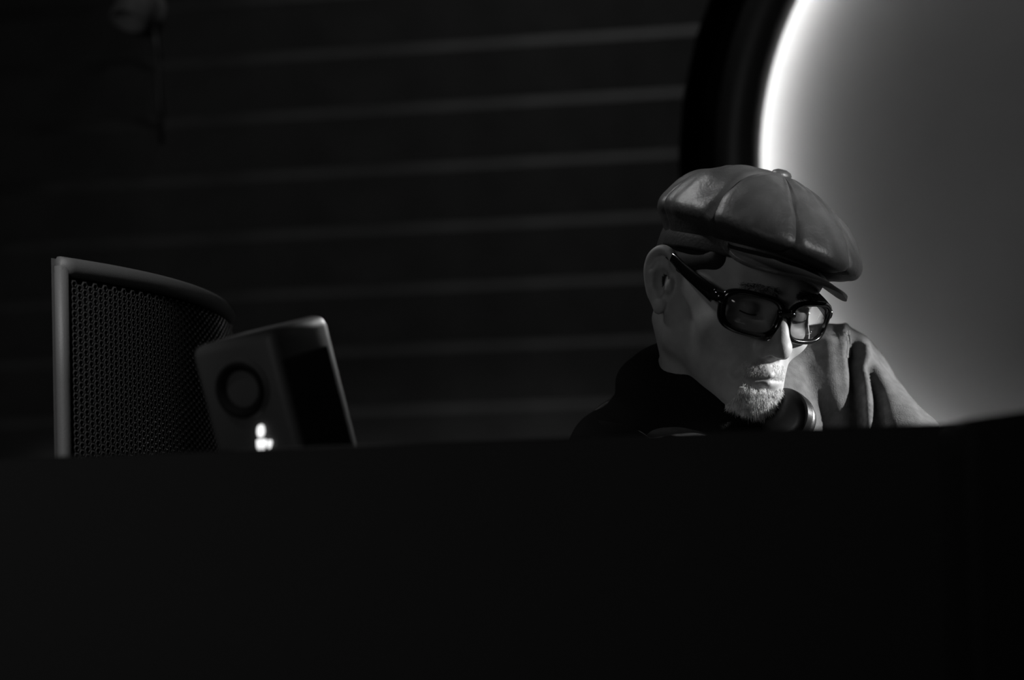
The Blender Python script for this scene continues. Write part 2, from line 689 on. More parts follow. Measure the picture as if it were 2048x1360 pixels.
# cabinet: closed shell, bowed front recessed 12 mm behind the frame, tapering back
NS = 24
back = [A2 + np.array([-.045, .26]), B2 + np.array([-.10, .06])]
poly = [front_pt(i / NS, -.014) for i in range(NS + 1)] + [back[1], back[0]]
szz = [i / NS for i in range(NS + 1)] + [1.0, 0.15]
V = [pal(p, Z_BOT) for p in poly] + [pal(p, top_z(s) - .003) for p, s in zip(poly, szz)]
n = len(poly)
Fc = [tuple(range(n))[::-1], tuple(range(n, 2 * n))] + [(i, (i + 1) % n, n + (i + 1) % n, n + i) for i in range(n)]
meshobj('cabinet', V, Fc, 'cabinet', pa, smooth=False)


def frame_strip(name, path, half_in, half_out, matname, seg=10):
    """rounded bar along a list of (xy, z) with elliptical section"""
    V, Fc = tube([pal(p, z) for p, z in path], [(half_out, half_in)] * len(path), seg)
    return meshobj(name, V, Fc, matname, pa)


fw = .0125
frame_strip('top_frame', [(front_pt(s, -.004), top_z(s) - .012) for s in np.linspace(.004, 1, 26)], .0105, .0085, 'cabinet')
frame_strip('bottom_frame', [(front_pt(s, -.004), Z_BOT + .011) for s in np.linspace(.0, 1, 26)], .011, .012, 'cabinet')
frame_strip('side_frame', [(front_pt(0.012, -.003), z) for z in np.linspace(Z_BOT + .012, top_z(0) - .012, 6)], .0075, .0075, 'cabinet')
frame_strip('side_frame', [(front_pt(1.0, -.003), z) for z in np.linspace(Z_BOT + .012, top_z(1) - .012, 6)], .0035, .0035, 'metal_dull')

# perforated grille: staggered round holes punched through a bowed sheet
VP = .0078                    # vertical pitch
HP = VP * .866
s_lo, s_hi = .036, .985
ncol = int((s_hi - s_lo) * Wd * 1.04 / HP)
GV, GF = [], []


def gpt(s, z, off):
    zt = top_z(s) - .025
    return pal(front_pt(s, off), z + (zt - (ZT_A - .025)))


z_lo, z_hi = Z_BOT + .03, ZT_A - .025
nrow = int((z_hi - z_lo) / VP)
HEXN = 6
ds = (s_hi - s_lo) / ncol
for c in range(ncol):
    s0 = s_lo + (c + .5) * ds
    for r_ in range(nrow):
        zc = z_hi - (r_ + .5 + (.5 if c % 2 else 0)) * VP
        if zc < z_lo:
            continue
        base = len(GV)
        hr = VP * .36
        for k in range(6):                      # outer hexagon, then hole rim front, then hole rim back
            a = math.pi / 3 * k
            GV.append(gpt(s0 + math.cos(a) * (HP * 2 / 3) / HP * ds, zc + math.sin(a) * VP / math.sqrt(3) * 1.0, 0))
        for off, rr in ((.0009, hr), (-.0022, hr * .92)):
            for k in range(6):
                a = math.pi / 3 * k
                GV.append(gpt(s0 + math.cos(a) * rr / HP * ds, zc + math.sin(a) * rr, off))
        for k in range(6):
            k2 = (k + 1) % 6
            GF.append((base + k, base + k2, base + 6 + k2, base + 6 + k))
            GF.append((base + 6 + k, base + 6 + k2, base + 12 + k2, base + 12 + k))
meshobj('grille', GV, GF, 'grille_metal', pa, smooth=False)
V, Fc = [], []
for i in range(NS + 1):
    s = .03 + .96 * i / NS
    V += [pal(front_pt(s, -.010), Z_BOT + .02), pal(front_pt(s, -.010), top_z(s) - .02)]
for i in range(NS):
    Fc.append((2 * i, 2 * i + 2, 2 * i + 3, 2 * i + 1))
meshobj('grille_foam', V, Fc, 'backing', pa)
# woofer cone behind the grille is hidden by the foam; the stand carries the box
st = empty('speaker_stand', (pa_o[0], pa_o[1], STAGE_Z))
tag(st, 'black tripod stand under the perforated loudspeaker', 'speaker stand')
V, Fc = tube([(0, 0, .12), (0, 0, Z_BOT - STAGE_Z - .006)], .0175, 16)
meshobj('pole', V, Fc, 'plastic', st)
V, Fc = lathe([(.0001, -.006), (.06, -.006), (.06, -.0005), (.0001, -.0005)], 24)
o = meshobj('top_plate', V, Fc, 'plastic', st); o.location.z = Z_BOT - STAGE_Z
V, Fc = lathe([(.0176, .38), (.03, .38), (.03, .44), (.0176, .44)], 16)
meshobj('collar', V, Fc, 'plastic', st)
for k in range(3):
    a = 2 * math.pi * k / 3 + .4
    V, Fc = tube([(.02 * math.cos(a), .02 * math.sin(a), .40), (.36 * math.cos(a), .36 * math.sin(a), .012)], .011, 10)
    meshobj('leg', V, Fc, 'plastic', st)
    V, Fc = tube([(.017 * math.cos(a), .017 * math.sin(a), .14), (.19 * math.cos(a), .19 * math.sin(a), .2)], .006, 8)
    meshobj('brace', V, Fc, 'plastic', st)

# ------------------------------------------------------------------ small tilted monitor speaker on the booth
MD = 2.62
# frame built from the leaning box: a = across its front, b = along its side, c = up its edge
c_top = P(545, 657, MD - .02)                # near vertical edge, top
dn = P(612, 925, MD - .02) - c_top           # down that edge
cz = -dn / np.linalg.norm(dn)
cz = cz - FW * .05; cz /= np.linalg.norm(cz)
side = P(655, 626, MD + .07) - c_top          # along the side, away from the camera
frontv = P(424, 692, MD + .05) - c_top        # along the front to the left
sideL = float(np.linalg.norm(side)); frontL = float(np.linalg.norm(frontv))
bx = side - cz * (side @ cz); bx /= np.linalg.norm(bx)
ax_ = np.cross(cz, bx); ax_ /= np.linalg.norm(ax_)
if ax_ @ frontv < 0:
    ax_ = -ax_
# local axes: X = bx (side direction), Y = -ax..., keep right-handed: X=ax_, Z=cz, Y = Z x X
Yv = np.cross(cz, ax_)
MH = .265
mw = Matrix.Identity(4)
org = c_top - cz * MH
for i in range(3):
    mw[i][0], mw[i][1], mw[i][2], mw[i][3] = ax_[i], Yv[i], cz[i], org[i]
mon = empty('monitor_speaker', mw=mw)
tag(mon, 'small leaning monitor speaker with round driver, in front of the perforated loudspeaker', 'speaker')
sy = 1.0 if Yv @ bx > 0 else -1.0
X1, Y1 = frontL * 1.0, sideL * 1.0
bm = bmesh.new()
lo = (0, min(0, sy * Y1), 0); hi = (X1, max(0, sy * Y1), MH)
box(bm, lo, hi, .011)
bmobj('cabinet', bm, 'monitor_body', mon, smooth=True)
# recessed side panel look: a dark inset on the broad side, set 1 mm proud
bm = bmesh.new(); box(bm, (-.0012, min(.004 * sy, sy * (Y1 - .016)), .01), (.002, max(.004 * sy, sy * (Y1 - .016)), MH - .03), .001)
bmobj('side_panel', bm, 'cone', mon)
# driver on the front face (plane y = 0)
V, Fc = lathe([(.0235, .0), (.0255, .0022), (.0225, .0026), (.0205, -.001), (.011, -.009), (.009, -.009), (.006, -.0055), (.0001, -.0045)], 40)
drv = meshobj('driver', V, Fc, 'cone', mon)
drv.matrix_local = Matrix.Translation((X1 * .5, -sy * .004, MH - .048)) @ Matrix.Rotation(sy * math.pi / 2, 4, 'X')
V, Fc = lathe([(.0238, .0), (.0262, .003), (.0282, .002), (.029, .0)], 40)
o = meshobj('driver_ring', V, Fc, 'monitor_body', mon)
o.matrix_local = Matrix.Translation((X1 * .5, -sy * .0005, MH - .048)) @ Matrix.Rotation(sy * math.pi / 2, 4, 'X')


def mon_px(px, py):
    """local x,z on the monitor's front face for a pixel"""
    d = P(px, py, 1.0) - CAM
    t = ((org - CAM) @ Yv) / (d @ Yv)
    q = CAM + d * t - org
    return float(q @ ax_), float(q @ cz)


def glow_piece(name, pts):
    q = [mon_px(*p) for p in pts]
    n = len(q)
    y0, y1 = -sy * .0005, -sy * .004
    V = [(x, y0, z) for x, z in q] + [(x, y1, z) for x, z in q]
    Fc = [tuple(range(n)), tuple(range(n, 2 * n))] + [(i, (i + 1) % n, n + (i + 1) % n, n + i) for i in range(n)]
    bm = bmesh.new()
    vv = [bm.verts.new(v) for v in V]
    for f in Fc:
        bm.faces.new([vv[i] for i in f])
    return bmobj(name, bm, 'lamp_white', mon)


glow_piece('indicator_light', [(524 + 6 * math.cos(a), 861 + 12.5 * math.sin(a)) for a in np.linspace(0, 2 * math.pi, 17)[:-1]])
glow_piece('indicator_light', [(517, 879), (533, 878), (532, 893), (529, 901), (521, 901), (518, 893)])
glow_piece('indicator_light', [(538.5, 880), (544, 879.5), (545, 886), (542, 896), (539.5, 892)])
# foam wedge that props it up
wc = empty('foam_wedge', (float(org[0]) , float(org[1]) + .02, TABLE_Z))
tag(wc, 'dark foam wedge propping up the small monitor speaker', 'wedge')
wl = [mon.matrix_world @ Vector((x, y, 0)) for x, y in ((0, 0), (X1, 0), (X1, sy * Y1), (0, sy * Y1))]
wo = Vector(wc.location)
V = [(p.x - wo.x, p.y - wo.y, 0) for p in wl] + [tuple(p - wo - Vector((0, 0, .001))) for p in wl]
meshobj('foam_block', V, [(3, 2, 1, 0), (4, 5, 6, 7), (0, 1, 5, 4), (1, 2, 6, 5), (2, 3, 7, 6), (3, 0, 4, 7)], 'backing', wc, smooth=False)

# ------------------------------------------------------------------ the man behind the booth
HP_, HY_, HR_ = math.radians(9), math.radians(30), math.radians(8)


def head_rot(p, y, r):
    cp, sp, cy, sy_, cr, sr = math.cos(p), math.sin(p), math.cos(y), math.sin(y), math.cos(r), math.sin(r)
    Rx = np.array([[1, 0, 0], [0, cp, -sp], [0, sp, cp]])
    Ry = np.array([[cy, 0, sy_], [0, 1, 0], [-sy_, 0, cy]])
    Rz = np.array([[cr, sr, 0], [-sr, cr, 0], [0, 0, 1]])
    return Rz @ Ry @ Rx @ np.array([[1, 0, 0], [0, 0, 1], [0, -1, 0.]])


CAMM = np.stack([CR, CU, -FW], 1)
HR3 = CAMM @ head_rot(HP_, HY_, HR_)          # head-local (x = his left, y = back, z = up) to world
HO = P(1466, 586, HEAD_D)                      # head origin: mid-skull at eye level
HM = Matrix.Identity(4)
for i in range(3):
    for j in range(3):
        HM[i][j] = HR3[i, j]
    HM[i][3] = HO[i]


def H(p):
    return HR3 @ np.asarray(p, float) + HO


# joints
S_L = P(1652, 786, 3.22)
S_R = P(1300, 1030, 2.95)
NECK = P(1425, 800, 3.12)
across = S_L - S_R; across /= np.linalg.norm(across)
BF = np.cross(across, [0, 0, 1.0]); BF /= np.linalg.norm(BF)
if BF @ FW > 0:
    BF = -BF                                   # the way his chest faces, level
CHEST = (S_L + S_R) / 2 - np.array([0, 0, .16]) - BF * .02
HIP = np.array([CHEST[0], CHEST[1], STAGE_Z + .93]) - BF * .16
E_L = P(1878, 995, 3.08)
E_R = P(1195, 1140, 2.92)
W_L = np.array([E_L[0] - .13, 2.80, TABLE_Z + .066])
W_R = np.array([E_R[0] + .13, 2.74, TABLE_Z + .066])


def torso(fr, grow=0.0, arms=True):
    fr.grow = grow
    fr.cone(NECK - np.array([0, 0, .05]), CHEST, .085, .12, .05)
    fr.cone(CHEST + across * .09, HIP + across * .05, .105, .12, .06)
    fr.cone(CHEST - across * .09, HIP - across * .05, .105, .12, .06)
    fr.cone(S_L, CHEST + across * .06, .05, .10, .04)
    fr.cone(S_R, CHEST - across * .06, .05, .10, .04)
    fr.cone(NECK - np.array([0, 0, .035]), S_L - np.array([0, 0, .0]), .05, .045, .05)
    fr.cone(NECK - np.array([0, 0, .07]), S_R - np.array([0, 0, .0]), .045, .045, .05)
    if arms:
        for S, E_, W in ((S_L, E_L, W_L), (S_R, E_R, W_R)):
            fr.cone(S, E_, .050, .040, .03)
            fr.cone(E_, W, .039, .027, .02)
    fr.grow = 0.0


def build_body():
    lo = np.minimum.reduce([HIP - .35, E_R - .2, HO - .2]); hi = np.maximum.reduce([HIP + .35, E_L + .2, HO + .2])
    s = .0017
    hx = (HO[0] - .14, HO[0] + .14); hy = (HO[1] - .15, HO[1] + .14); hz = (HO[2] - .15, HO[2] + .13)
    f = Field(axis([(lo[0], hx[0], .0075), (hx[0], hx[1], s), (hx[1], hi[0], .0075)]),
              axis([(2.45, hy[0], .0055), (hy[0], hy[1], s), (hy[1], HIP[1] + .3, .009)]),
              axis([(STAGE_Z + .04, TABLE_Z - .04, .012), (TABLE_Z - .04, TABLE_Z + .14, .005), (TABLE_Z + .14, hz[0], .007), (hz[0], hz[1], s)]))
    # ---- head
    h = Frame(f, HR3, HO)
    h.ell((0, .012, .028), (.076, .097, .088), .01)
    h.ell((0, -.036, .030), (.064, .056, .062), .03)
    h.ell((0, -.036, -.034), (.057, .050, .064), .03)
    h.sym('cone', (.052, .002, -.055), (.018, -.070, -.092), .016, .017, .025)
    h.sym('cone', (.056, .006, -.02), (.052, .004, -.058), .016, .015, .02)
    h.ell((0, -.078, -.094), (.020, .016, .015), .015)
    h.sym('ell', (.041, -.058, -.030), (.023, .022, .018), .02)
    h.ell((0, -.070, -.070), (.033, .029, .031), .02)
    h.sym('cone', (.012, -.086, .019), (.043, -.072, .018), .0085, .007, .014)
    # eye sockets and lids
    h.sym('ell', (.032, -.094, -.001), (.018, .013, .012), .012, op='sub')
    h.sym('ell', (.031, -.0745, -.003), (.0145, .0125, .0125), .004)
    h.sym('chain', [], [])
    # nose
    h.cone((0, -.084, .012), (0, -.1085, -.033), .0085, .0095, .010)
    h.ell((0, -.1085, -.0375), (.0115, .0120, .0105), .008)
    h.sym('ell', (.0125, -.0975, -.0415), (.0075, .0110, .0085), .006)
    h.sym('ell', (.0062, -.1035, -.0488), (.0036, .0062, .0038), .003, op='sub')
    h.ell((0, -.095, -.047), (.006, .010, .006), .006)
    # mouth
    h.sym('cone', (.0, -.0985, -.0665), (.021, -.0895, -.0715), .0050, .0028, .006)
    h.sym('cone', (.0, -.0972, -.0770), (.017, -.0895, -.0750), .0060, .0035, .006)
    h.sym('cone', (.0, -.1050, -.0720), (.024, -.0925, -.0722), .0011, .0011, .003, op='sub')
    h.ell((0, -.106, -.0862), (.016, .009, .0055), .008, op='sub')
    h.ell((0, -.109, -.0565), (.0028, .008, .008), .005, op='sub')
    h.sym('cone', (.019, -.099, -.042), (.034, -.086, -.072), .003, .003, .009, op='sub')
    # neck
    h.cone((0, .030, -.02), HR3.T @ (NECK - HO) , .054, .058, .03)
    h.sym('cone', (.052, .040, -.045), tuple(np.array((.015, -.03, -.16))), .012, .010, .02)
    # ears: blade, helix rim, concha, lobe, tragus
    for s_ in (-1, 1):
        def q(x, y, z):
            return (s_ * x, y, z)
        h.ell(q(.0815, .020, .001), (.0045, .0165, .0305), .004, rot=(-.16, .0, s_ * -.42))
        rim = [q(.0765, .006, .016), q(.0815, .010, .029), q(.0870, .022, .032), q(.0910, .032, .022), q(.0910, .034, .006), q(.0870, .029, -.012), q(.0825, .022, -.024)]
        h.chain(spline(rim, 25), list(np.interp(np.linspace(0, 6, 25), range(7), [.0032, .0036, .0038, .0038, .0036, .0034, .0034])), .004)
        h.ell(q(.0795, .015, -.028), (.0045, .0085, .0095), .006)
        h.chain([q(.087, .024, .018), q(.0885, .0265, .006), q(.085, .0235, -.010), q(.081, .016, -.019)], [.0028, .0034, .0032, .003], .004)
        h.ell(q(.0855, .0150, .000), (.0095, .0088, .0130), .003, op='sub')
        h.ell(q(.0860, .0135, -.012), (.0075, .0032, .0075), .003, op='sub')
        h.ell(q(.0795, .0045, -.004), (.0038, .0042, .0075), .005)
    # ---- trunk, arms, hands, legs
    b = Frame(f)
    torso(b)
    for sd, (E_, W, S) in enumerate(((E_L, W_L, S_L), (E_R, W_R, S_R))):
        d = W - E_; d[2] = 0; d /= np.linalg.norm(d)
        lat = np.cross(d, [0, 0, 1.0]) * (1 if sd == 0 else -1)      # thumb side
        up = np.array([0, 0, 1.0])
        b.cone(W, W + d * .03, .026, .026, .012)
        for t in np.linspace(-1, 1, 4):
            b.cone(W + d * .015 + lat * t * .016, W + d * .085 + lat * t * .029 - up * .012, .014, .0125, .010)
        for t, ln in zip((-1, -.33, .33, 1), (.062, .076, .082, .074)):
            k0 = W + d * .087 + lat * t * .030 - up * .012
            k1 = k0 + d * ln * .5 + up * .001
            k2 = k1 + d * ln * .30 - up * .020
            k3 = k2 + d * ln * .16 - up * .020
            b.chain([k0, k1, k2, k3], [.0105, .0098, .0092, .0082], .004)
        t0 = W + d * .025 + lat * .022 - up * .006
        t1 = t0 + d * .03 + lat * .030 - up * .016
        t2 = t1 + d * .030 + lat * .010 - up * .014
        t3 = t2 + d * .022 - up * .010
        b.chain([t0, t1, t2, t3], [.015, .0125, .0105, .009], .006)
    for s_ in (-1, 1):
        hj = HIP + across * np.array([1, 1, 0]) * .09 * s_
        kn = np.array([hj[0], hj[1], STAGE_Z + .50]) + BF * .03
        an = np.array([hj[0], hj[1], STAGE_Z + .09]) - BF * .01
        b.cone(hj, kn, .085, .052, .04)
        b.cone(kn, an, .052, .036, .03)
        b.cone(an - np.array([0, 0, .015]), an + BF * .12 - np.array([0, 0, .035]), .03, .024, .02)
    return f.mesh()


V, Fc = build_body()
fine = np.linalg.norm(V - HO, axis=1) < .17
V = smooth_verts(V, Fc, 2, .4, fine.astype(float))
V = smooth_verts(V, Fc, 3, .5, (~fine).astype(float) * (V[:, 2] > TABLE_Z + .16))
man = empty('person', (float(HIP[0]), float(HIP[1]), STAGE_Z))
tag(man, 'man in leather cap, thick black glasses and wool jacket looking down behind the booth', 'person')
MI = Matrix.Translation(-man.location)


def wear(o):
    """world-space mesh made a part of the man"""
    o.data.transform(MI)
    o.parent = man
    return o


body = wear(npmesh('body', V, Fc, 'skin'))
BODYV, BODYF = V, Fc

# ---- jacket
def build_jacket():
    lo = np.minimum.reduce([HIP - .30, E_R - .14]); hi = np.maximum.reduce([HIP + .30, E_L + .14])
    zf = BZ - .03
    f = Field(axis([(lo[0], S_R[0] - .1, .008), (S_R[0] - .1, hi[0], .004)]),
              axis([(2.62, 2.85, .008), (2.85, 3.4, .0045), (3.4, max(hi[1], 3.5), .008)]),
              axis([(HIP[2] - .12, zf, .009), (zf, NECK[2] + .12, .0035)]))
    b = Frame(f)
    torso(b, .016)
    # skirt hem of the jacket
    b.cone(HIP + across * .06, HIP + across * .06 - np.array([0, 0, .06]), .135, .14, .04)
    b.cone(HIP - across * .06, HIP - across * .06 - np.array([0, 0, .06]), .135, .14, .04)
    # sleeve head and hanging folds: ridges and grooves that run down from the shoulder seam
    for S, sgn in ((S_L, 1), (S_R, -1)):
        for (a0, a1, r0, r1, op) in (((.045, -.02, -.05), (.035, -.05, -.22), .013, .02, 'add'),
                                     ((.015, -.075, -.02), (.000, -.095, -.20), .010, .016, 'add'),
                                     ((-.04, -.085, -.02), (-.055, -.105, -.20), .010, .016, 'add')):
            pa_ = S + across * a0[0] * sgn - BF * a0[1] + np.array([0, 0, a0[2]])
            pb_ = S + across * a1[0] * sgn - BF * a1[1] + np.array([0, 0, a1[2]])
            b.cone(pa_, pb_, r0, r1, .02, op)
    # clear the neck opening and the wrists
    b.cone(NECK - np.array([0, 0, .02]), H((0, .02, -.05)), .064, .066, .012, 'sub')
    for E_, W in ((E_L, W_L), (E_R, W_R)):
        d = (W - E_) / np.linalg.norm(W - E_)
        b.cone(W + d * .02, W + d * .12, .045, .05, .01, 'sub')
    return f.mesh()


V, Fc = build_jacket()
V = smooth_verts(V, Fc, 4, .5)


def to_px(W):
    q = W - CAM
    d = q @ FW
    return 1024 + F * (q @ CR) / d, 680 - F * (q @ CU) / d


def seg_dist(px, py, line):
    best = np.full(len(px), 1e9)
    for (x0, y0), (x1, y1) in zip(line[:-1], line[1:]):
        dx, dy = x1 - x0, y1 - y0
        t = np.clip(((px - x0) * dx + (py - y0) * dy) / (dx * dx + dy * dy), 0, 1)
        best = np.minimum(best, np.hypot(px - x0 - t * dx, py - y0 - t * dy))
    return best


def vert_normals(V, Fc):
    n_ = np.zeros_like(V)
    fn_ = np.cross(V[Fc[:, 2]] - V[Fc[:, 0]], V[Fc[:, 3]] - V[Fc[:, 1]])
    for k in range(4):
        np.add.at(n_, Fc[:, k], fn_)
    return n_ / (np.linalg.norm(n_, axis=1)[:, None] + 1e-12)


# cloth folds that hang from the left shoulder seam (ridge +, groove -), width given in the photo's pixels
FOLDS = [([(1690, 650), (1689, 710), (1693, 735), (1699, 775), (1706, 860)], 9, .006),
         ([(1708, 680), (1706, 720), (1708, 760), (1713, 860)], 13, -.013),
         ([(1732, 695), (1734, 757), (1738, 860)], 9, .006),
         ([(1742, 735), (1753, 776), (1762, 860)], 12, -.011),
         ([(1616, 735), (1630, 780), (1652, 830)], 14, -.005),
         ([(1660, 690), (1668, 780), (1690, 860)], 16, .004),
         ([(1762, 690), (1800, 745)], 18, -.008),
         ([(1820, 770), (1850, 830)], 9, -.003)]
NJ = vert_normals(V, Fc)
jx, jy = to_px(V)
facing = np.clip(-(NJ @ FW) * 2.5 + .35, 0, 1)
for line, wd, amp in FOLDS:
    V = V + NJ * (amp * np.exp(-(seg_dist(jx, jy, line) / wd) ** 2) * facing)[:, None]
V = smooth_verts(V, Fc, 1, .4)
jacket = wear(npmesh('jacket', V, Fc, 'wool'))
tag(jacket, 'grey wool jacket with a stitched shoulder seam')
JV = V
from mathutils.bvhtree import BVHTree
JT = BVHTree.FromPolygons([tuple(v) for v in V], [tuple(map(int, f)) for f in Fc])


def on_jacket(px, py):
    d = Vector(P(px, py, 1.0) - CAM).normalized()
    hit = JT.ray_cast(Vector(CAM), d)
    return hit[0], hit[1]


# raised armhole seam with two rows of stitches
path = [on_jacket(x_, y_) for x_, y_ in spline([(1694, 664), (1697, 680), (1697, 695), (1696, 708), (1695, 720)], 24)]
path = [q for q in path if q[0] is not None]
path = [(sum((path[j][0] for j in range(max(0, i - 4), min(len(path), i + 5))), Vector()) / len(range(max(0, i - 4), min(len(path), i + 5))), path[i][1]) for i in range(len(path))]
if len(path) > 4:
    V2, F2 = tube([q[0] for q in path], [(.0030, .0014)] * len(path), 10)
    sm = wear(meshobj('armhole_seam', V2, F2, 'wool'))
    V2, F2 = [], []
    for col in (-4.5, 0.0):
        for y_ in np.arange(664, 716, 3.4):
            xx_ = float(np.interp(y_, [668, 690, 712, 735], [1696, 1699, 1697, 1694])) + col
            p_, n_ = on_jacket(xx_, y_)
            if p_ is None or (Vector(FW).dot(p_) > Vector(FW).dot(path[0][0]) + .012):
                continue
            p_ = p_ + n_ * .0016
            t_ = Vector(CU) * .0011
            a, b = tube([p_ - t_, p_, p_ + t_], [.0004, .0010, .0004], 6)
            o_ = len(V2); V2 += a; F2 += [tuple(i + o_ for i in f) for f in b]
    if V2:
        ss = wear(meshobj('seam_stitching', V2, F2, 'stitch'))
        tag(ss, 'pale stitches along the shoulder seam', kind='stuff')


def build_trousers():
    f = Field(axis([(HIP[0] - .35, HIP[0] + .35, .012)]), axis([(HIP[1] - .3, HIP[1] + .35, .012)]), axis([(STAGE_Z + .06, HIP[2] + .08, .015)]))
    b = Frame(f, grow=.014)
    b.cone(HIP + across * .06, HIP - across * .06, .125, .125, .04)
    for s_ in (-1, 1):
        hj = HIP + across * np.array([1, 1, 0]) * .09 * s_
        kn = np.array([hj[0], hj[1], STAGE_Z + .50]) + BF * .03
        an = np.array([hj[0], hj[1], STAGE_Z + .09]) - BF * .01
        b.cone(hj, kn, .085, .056, .04)
        b.cone(kn, an, .056, .05, .03)
    return f.mesh()


V, Fc = build_trousers()
wear(npmesh('trousers', V, Fc, 'denim'))
for s_ in (-1, 1):
    hj = HIP + across * np.array([1, 1, 0]) * .09 * s_
    an = np.array([hj[0], hj[1], STAGE_Z + .09]) - BF * .01
    f = Field(axis([(an[0] - .22, an[0] + .22, .008)]), axis([(an[1] - .3, an[1] + .12, .008)]), axis([(STAGE_Z - .01, STAGE_Z + .16, .007)]))
    b = Frame(f)
    z = lambda v, q: np.array([v[0], v[1], STAGE_Z + q])
    b.cone(z(an - BF * .03, .05), z(an + BF * .16, .042), .042, .040, .02)
    b.cone(z(an, .05), z(an, .12), .045, .046, .02)
    b.apply = None
    cut = lambda X, Y, Z: (Z - np.float32(STAGE_Z + .002)) + 0 * X + 0 * Y
    f.apply(lambda X, Y, Z: cut(X, Y, Z), [an[0] - .3, an[1] - .4, STAGE_Z - .02], [an[0] + .3, an[1] + .2, STAGE_Z + .02], .004, 'sub')
    V, Fc = f.mesh()
    wear(npmesh('shoe', V, Fc, 'shoe_leather'))

# ---- dark knitted scarf / roll collar around the neck
def build_collar():
    f = Field(axis([(NECK[0] - .19, NECK[0] + .20, .0045)]), axis([(NECK[1] - .19, NECK[1] + .18, .0045)]), axis([(NECK[2] - .16, NECK[2] + .12, .004)]))
    b = Frame(f)
    nd = H((0, .03, -.05)) - NECK
    nd /= np.linalg.norm(nd)
    e1_ = np.cross(nd, FW); e1_ /= np.linalg.norm(e1_); e2_ = np.cross(nd, e1_)
    for off, rr, tk in ((-.055, .096, .034), (-.012, .088, .030), (.016, .078, .024), (.036, .070, .015)):
        pts, rads = [], []
        for a in np.linspace(0, 2 * math.pi, 29):
            dr = e1_ * math.cos(a) + e2_ * math.sin(a)
            near = max(0.0, float(dr @ (-CR * .55 - FW * .83))) if off < -.05 else 0.0   # fuller where it hangs over the chest
            pts.append(NECK + nd * (off + .006 * math.sin(2 * a + off * 90) - .0 * near) + dr * (rr + .030 * near))
            rads.append(tk * (1 + .12 * math.sin(3 * a + off * 200)) * (1 + .45 * near))
            pts[-1] = pts[-1] - dr * rr * .30 * max(0.0, float(dr @ CR))
        b.chain(pts, rads, .010)
    return f.mesh()


V, Fc = build_collar()
wear(npmesh('scarf', smooth_verts(V, Fc, 3), Fc, 'knit'))

# ---- cropped hair: thin shell over the sides and back of the skull
def build_hair():
    s = .0025
    f = Field(axis([(HO[0] - .13, HO[0] + .13, s)]), axis([(HO[1] - .13, HO[1] + .14, s)]), axis([(HO[2] - .12, HO[2] + .12, s)]))
    h = Frame(f, HR3, HO)
    h.ell((0, .012, .028), (.0785, .0995, .090), .01)
    h.sym('cone', (.0640, -.050, .040), (.0712, -.006, .026), .0125, .0075, .012)
    # trim away the face, the ears and the neck
    h.ell((0, -.17, -.02), (.12, .112, .12), .004, op='sub')
    h.ell((0, .03, -.135), (.30, .22, .152), .008, op='sub')
    h.sym('ell', (.083, .022, -.004), (.016, .018, .030), .004, op='sub')
    return f.mesh()


V, Fc = build_hair()
wear(npmesh('hair', V, Fc, 'hair'))


def headpart(o, parent, first=False):
    """mesh in head-local coordinates placed on the man"""
    o.data.transform(MI @ HM if parent is man else HM)
    if parent is not man:
        o.data.transform(MI)
    o.parent = parent
    return o


# ---- goatee: short stiff grey hairs rooted on the chin
Vl = (BODYV - HO) @ HR3
nrmV = np.zeros_like(BODYV)
fn = np.cross(BODYV[BODYF[:, 2]] - BODYV[BODYF[:, 0]], BODYV[BODYF[:, 3]] - BODYV[BODYF[:, 1]])
for k in range(4):
    np.add.at(nrmV, BODYF[:, k], fn)
nrmV /= np.linalg.norm(nrmV, axis=1)[:, None] + 1e-12
nl = nrmV @ HR3
x, y, z = Vl[:, 0], Vl[:, 1], Vl[:, 2]
chin = (np.abs(x) < .027) & (z < -.0885 + .35 * np.abs(x)) & (z > -.122) & (y < -.052) & (np.abs(x) < .030 - (z + .118) * .12)
soul = (np.abs(x) < .008) & (z <= -.0825) & (z > -.09) & (y < -.07)
must = (np.abs(x) < .026) & (z > -.0672 - .2 * np.abs(x)) & (z < -.054 - .15 * np.abs(x)) & (y < -.07) & (np.abs(x) > .004)


def hairs(sel, n, lmin, lmax, down, rad):
    idx = RNG.choice(np.where(sel)[0], n)
    HV, HF = [], []
    for i in idx:
        p = Vl[i] + RNG.normal(0, .0007, 3)
        nn = nl[i]
        d = nn * .55 + np.array([p[0] * 6, -.25, -down]) + RNG.normal(0, .28, 3)
        d /= np.linalg.norm(d)
        ln = RNG.uniform(lmin, lmax)
        a = np.cross(d, [1, .3, 0]); a /= np.linalg.norm(a); b_ = np.cross(d, a)
        bend = np.array([0, 0, -1]) * ln * .18 + RNG.normal(0, .08, 3) * ln
        base = len(HV)
        for t, r in ((-.1, 1.0), (.55, .8)):
            c = p + d * ln * t + bend * t * t
            for k in range(3):
                an = 2.094 * k
                HV.append(c + (a * math.cos(an) + b_ * math.sin(an)) * rad * r)
        HV.append(p + d * ln + bend)
        for k in range(3):
            k2 = (k + 1) % 3
            HF.append((base + k, base + k2, base + 3 + k2, base + 3 + k))
            HF.append((base + 3 + k, base + 3 + k2, base + 6))
    return HV, HF


